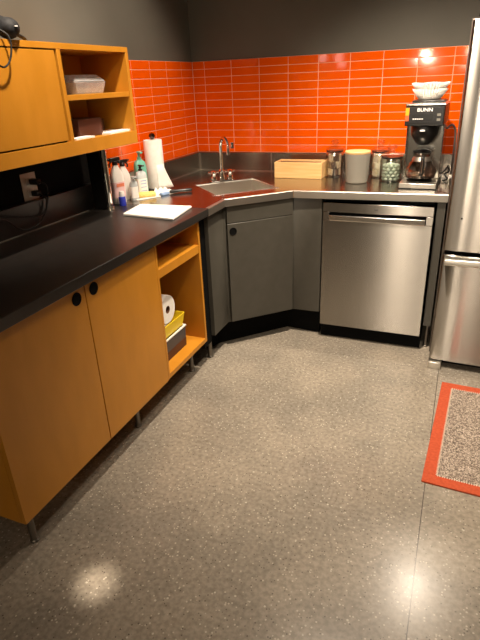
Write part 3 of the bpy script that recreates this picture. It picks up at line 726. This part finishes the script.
sg = obj('sponge', box(-.05, .05, -.032, .032, 0.0006, .022), M['sponge'], bevel=.007, seg=3, loc=(.165, -.995, CT+.006), rotz=math.radians(40)); tag(sg, 'yellow kitchen sponge lying in front of the soap bottles', 'sponge')
tag(obj('soap_tray', boxes((-.075, .075, -.035, .035, .0005, .005)), M['white'], bevel=.002, loc=(.172, -1.01, CT), rotz=math.radians(60)), 'thin white tray under the yellow sponge', 'tray')
# crumpled cloth
bm = bmesh.new(); bmesh.ops.create_grid(bm, x_segments=26, y_segments=16, size=1)
rc = random.Random(4)
for v in bm.verts:
    x, y = v.co.x, v.co.y
    z = .012+.010*math.sin(5*x+2*y)+.008*math.sin(9*y-4*x+1)+.004*math.sin(15*x*y+3)
    edge = max(abs(x), abs(y)); z = z*(1-max(0, edge-.7)/.3*.75)
    v.co = Vector((x*.066*(1+.1*math.sin(6*y)), y*.04*(1+.12*math.sin(5*x)), max(.002, z)))
cl = obj('dish_cloth', bm, M['paper'], smooth=True, loc=(.175, -.865, CT), rotz=math.radians(80)); s_ = cl.modifiers.new('t', 'SOLIDIFY'); s_.thickness = .0015; s_.offset = 1
tag(cl, 'crumpled white dish cloth with blue stripe between sponge and paper towels', 'cloth')
bm = bmesh.new()
for i in range(9):
    x = -.05+.0125*i; 
bm.free()
tag(obj('scrub_brush', boxes((-.03, .03, -.012, .012, .0005, .016)), M['blueprint'], bevel=.004, loc=(.236, -.915, CT), rotz=math.radians(75)), 'small blue and white scrub pad beside the crumpled cloth', 'scrub pad')
kn = thing('kitchen_knife', 'knife with thick black handle lying left of the sink', 'knife', (.30, -.838, CT), math.radians(40))
bm = bmesh.new(); tube(bm, [(-.065, 0, .012), (-.055, 0, .0125), (0, 0, .0125), (.05, 0, .0125), (.065, 0, .012)], [.008, .011, .0095, .0115, .008], 12)
obj('handle', bm, M['black'], kn, smooth=True)
bm = bmesh.new(); prism(bm, [(-.066, -.010), (-.066, .010), (-.085, .010), (-.10, .0), (-.08, -.010)], .0115, .0135)
obj('blade', bm, M['chrome'], kn)
# white cutting board (4 corners measured)
bm = bmesh.new(); prism(bm, [(.287, -1.412), (.585, -1.445), (.548, -1.183), (.252, -1.200)], CT+.0006, CT+.012)
cb = thing('cutting_board', 'thin white rectangular cutting board lying on the left worktop', 'cutting board', (.42, -1.29, CT))
obj('board', bm, M['white'], cb, world=True, bevel=.003)
# ------------------------------------------------------------ open bays of the wall cabinet
SH = 1.468
t = thing('plastic_container', 'clear plastic clamshell container on the upper open shelf', 'container', (.235, -1.535, SH), math.radians(92))
def tapered(x, y, x2, y2, z0, z1, hollow=.003):
    bm = bmesh.new()
    def ring(a_, b_, z): return [bm.verts.new(p) for p in ((-a_, -b_, z), (a_, -b_, z), (a_, b_, z), (-a_, b_, z))]
    rs = [ring(x, y, z0), ring(x2, y2, z1), ring(x2-hollow, y2-hollow, z1), ring(x-hollow, y-hollow, z0+hollow)]
    bm.faces.new(rs[0][::-1]); bm.faces.new(rs[3])
    for a_, b_ in zip(rs, rs[1:]):
        for i in range(4): bm.faces.new((a_[i], a_[(i+1) % 4], b_[(i+1) % 4], b_[i]))
    return bm
obj('tub', tapered(.092, .06, .105, .07, .0006, .046), M['clear'], t, bevel=.004)
bm = tapered(.104, .069, .080, .045, .0475, .074); obj('lid', bm, M['clear'], t, bevel=.006)
tag(obj('foil_packet', rbox(.09, .04, [(.4, .001), (1, .006), (1.0, .018), (.4, .026)], e=.8), M['bright'], smooth=True, loc=(.235, -1.50, SH+.004), rotz=1.3), 'crinkled silver packet inside the clear plastic container', 'packet')
bz = 1.300
tag(obj('box', box(-.065, .065, -.08, .08, .0006, .072), M['brownbox'], bevel=.002, loc=(.235, -1.575, bz), rotz=0), 'dark brown box in the lower bay nearest the cabinet door', 'box')
tag(obj('box', box(-.045, .045, -.06, .06, .0006, .058), M['brown2'], bevel=.002, loc=(.165, -1.41, bz), rotz=.1), 'mid brown box at the back of the lower bay behind white paper', 'box')
tag(obj('paper_stack', box(-.05, .05, -.09, .09, .0006, .008), M['paper'], loc=(.285, -1.415, bz), rotz=.08), 'white papers lying at the right end of the lower shelf bay', 'paper')
tag(obj('paper_stack', box(-.022, .022, -.06, .06, .0006, .007), M['paper'], loc=(.322, -1.675, bz), rotz=0), 'white papers in front of the dark brown box', 'paper')
tag(obj('mug', lathe([(0, .0006), (.018, .0006), (.021, .004), (.022, .045), (.019, .045), (.018, .008), (0, .006)], 24), M['white'], smooth=True, loc=(.29, -1.718, bz+.0), rotz=0), 'small white cup tucked beside the cabinet divider', 'cup')

# black camera bag on top of the wall cabinet
ct = 1.648
bg = thing('black_bag', 'black padded bag with hanging strap on top of the wall cabinet', 'bag', (.265, -2.035, ct))
bm = bmesh.new(); bmesh.ops.create_icosphere(bm, subdivisions=4, radius=1)
for v in bm.verts:
    x, y, z = v.co; n_ = .10*math.sin(4*x+3*z)+.07*math.sin(6*y+2)
    v.co = Vector((x*.09*(1+n_*.5), y*.11*(1+n_), .047+z*.047*(1+n_*.8))); v.co.z = max(.001, v.co.z)
obj('pouch', bm, M['rubber'], bg, smooth=True)
bm = bmesh.new(); bmesh.ops.create_icosphere(bm, subdivisions=3, radius=1)
for v in bm.verts: v.co = Vector((.075+v.co.x*.04, .05+v.co.y*.036, .034+v.co.z*.033))
obj('side_pocket', bm, M['rubber'], bg, smooth=True)
obj('emblem', lathe([(0, 0), (.006, 0), (.006, .003), (0, .004)], 12, (.116, .045, .035)), M['ledwhite'], bg, label='small white dot')
bm = bmesh.new(); tube(bm, smoothpath([(.085, -.01, .03), (.108, .01, .008), (.113, .008, -.03), (.112, -.012, -.07), (.112, -.045, -.085), (.112, -.08, -.06)], 6), .0032, 8)
obj('strap', bm, M['cable'], bg, smooth=True)
bm = bmesh.new(); tube(bm, smoothpath([(.08, .07, .02), (.07, .11, .012), (.05, .15, .006)], 5), [.006]*10+[.003], 8)
obj('strap_end', bm, M['cable'], bg, smooth=True)

# ------------------------------------------------------------ wall outlet, plugs and cords
ot = thing('wall_outlet', 'beige double wall outlet beneath the wall cabinet', 'outlet', (0, -1.693, 1.095))
obj('plate', box(.0004, .006, -.046, .046, -.062, .062), mat('almond_plate', (.6, .54, .46), .4), ot, bevel=.002)
for z in (-.026, .026): obj('socket', box(.0062, .009, -.018, .018, z-.016, z+.016), M['white'], ot, bevel=.003)
for z, ln, lab in ((.024, .045, 'upper black plug in the wall outlet with trailing cord'), (-.028, .035, 'lower black plug in the wall outlet with trailing cord')):
    p = thing('power_plug', lab, 'plug', (.0095, -1.685, 1.095+z))
    obj('plug_body', boxes((0, ln, -.014, .014, -.012, .012)), M['black'], p, bevel=.004)
    if z > 0: pth = [(ln, 0, 0), (ln+.02, .02, -.02), (ln+.0, .03, -.10), (.045, -.03, -.145), (.04, -.16, -.12), (.035, -.30, -.09), (.05, -.5, -.10)]
    else: pth = [(ln, 0, 0), (ln+.02, .015, -.03), (ln+.01, .0, -.09), (.06, -.08, -.125), (.05, -.16, -.125), (.05, -.25, -.06), (.05, -.42, -.03)]
    obj('cord', T(smoothpath(pth, 8), .004, 8), M['cable'], p, smooth=True)

# ------------------------------------------------------------ contents of the open base cabinet
oz = FZ0+.030
t = thing('storage_bin', 'dark grey storage box with white rim at the bottom of the open cabinet', 'box', (.43, -1.475, oz))
obj('body', tapered(.112, .118, .115, .122, .0006, .112, .004), M['greybox'], t, bevel=.002)
obj('lower_tray', tapered(.1135, .1195, .1145, .1205, .0004, .048, .001), M['brownbox'], t)
obj('rim', boxes((-.118, .118, -.125, -.117, .1125, .119), (-.118, .118, .117, .125, .1125, .119), (-.118, -.11, -.117, .117, .1125, .119), (.11, .118, -.117, .117, .1125, .119)), M['white'], t)
obj('contents', box(-.105, .105, -.112, .112, .006, .105), M['black'], t)
t = thing('yellow_tray', 'bright yellow plastic tray stacked on the dark grey box', 'tray', (.43, -1.475, oz+.1195))
obj('body', tapered(.105, .112, .116, .125, .0006, .072, .004), M['yellow'], t, bevel=.003)
t = thing('paper_roll', 'white paper roll lying on its side over the yellow tray', 'paper roll', (.43, -1.502, oz+.1195+.0725))
bm = lathe([(.02, -.11), (.07, -.11), (.073, -.106), (.073, .106), (.07, .11), (.02, .11), (.02, -.11)], 44); rot(bm, PI/2, 'Y'); move(bm, (0, 0, .0735))
obj('roll', bm, M['paper'], t, smooth=True)
bm = lathe([(.0195, -.11), (.0195, .11), (.0175, .11), (.0175, -.11)], 24, closed=True); rot(bm, PI/2, 'Y'); move(bm, (0, 0, .0735))
obj('cardboard_core', bm, M['brown2'], t, smooth=True)
bm = bmesh.new()
prof = [(-.0735, .0735), (-.0738, .04), (-.070, .01), (-.066, .002), (-.03, .001), (.02, .0015)]
A_ = [bm.verts.new((-.1, y, z)) for y, z in prof]; B_ = [bm.verts.new((.108, y, z)) for y, z in prof]
for q in range(len(prof)-1): bm.faces.new((A_[q], A_[q+1], B_[q+1], B_[q]))
fl = obj('loose_sheet', bm, M['paper'], t, smooth=True); sm = fl.modifiers.new('t', 'SOLIDIFY'); sm.thickness = .0012
bm = bmesh.new()
bm.free()
# glints: pendants in the room behind
pendant(1.08, -6.0, 1.79, 'black shaded pendant lamp hanging behind the viewer, left one')
pendant(1.72, -6.0, 1.80, 'black shaded pendant lamp hanging behind the viewer, right one')
sc_ = thing('added_glow_tubes', 'twin glowing tubes added unseen behind the viewer for reflections in the tiles', 'lamp', (0, -3.4, 1.6))  # unseen emitter added for the pale window-like patches reflected in the tiles
obj('mount', boxes((.0005, .05, -.03, .03, .05, .20), (.05, .30, -.006, .006, .10, .115)), M['black'], sc_)
fg = mat('added_glow', (.9, .8, .75), .5, emit=(1, .82, .72), es=7)
for x in (.10, .30): obj('glow_tube', lathe([(0, 0), (.04, 0), (.045, .01), (.045, .27), (.04, .28), (0, .28)], 24, (x, 0, 0)), fg, sc_, smooth=True)
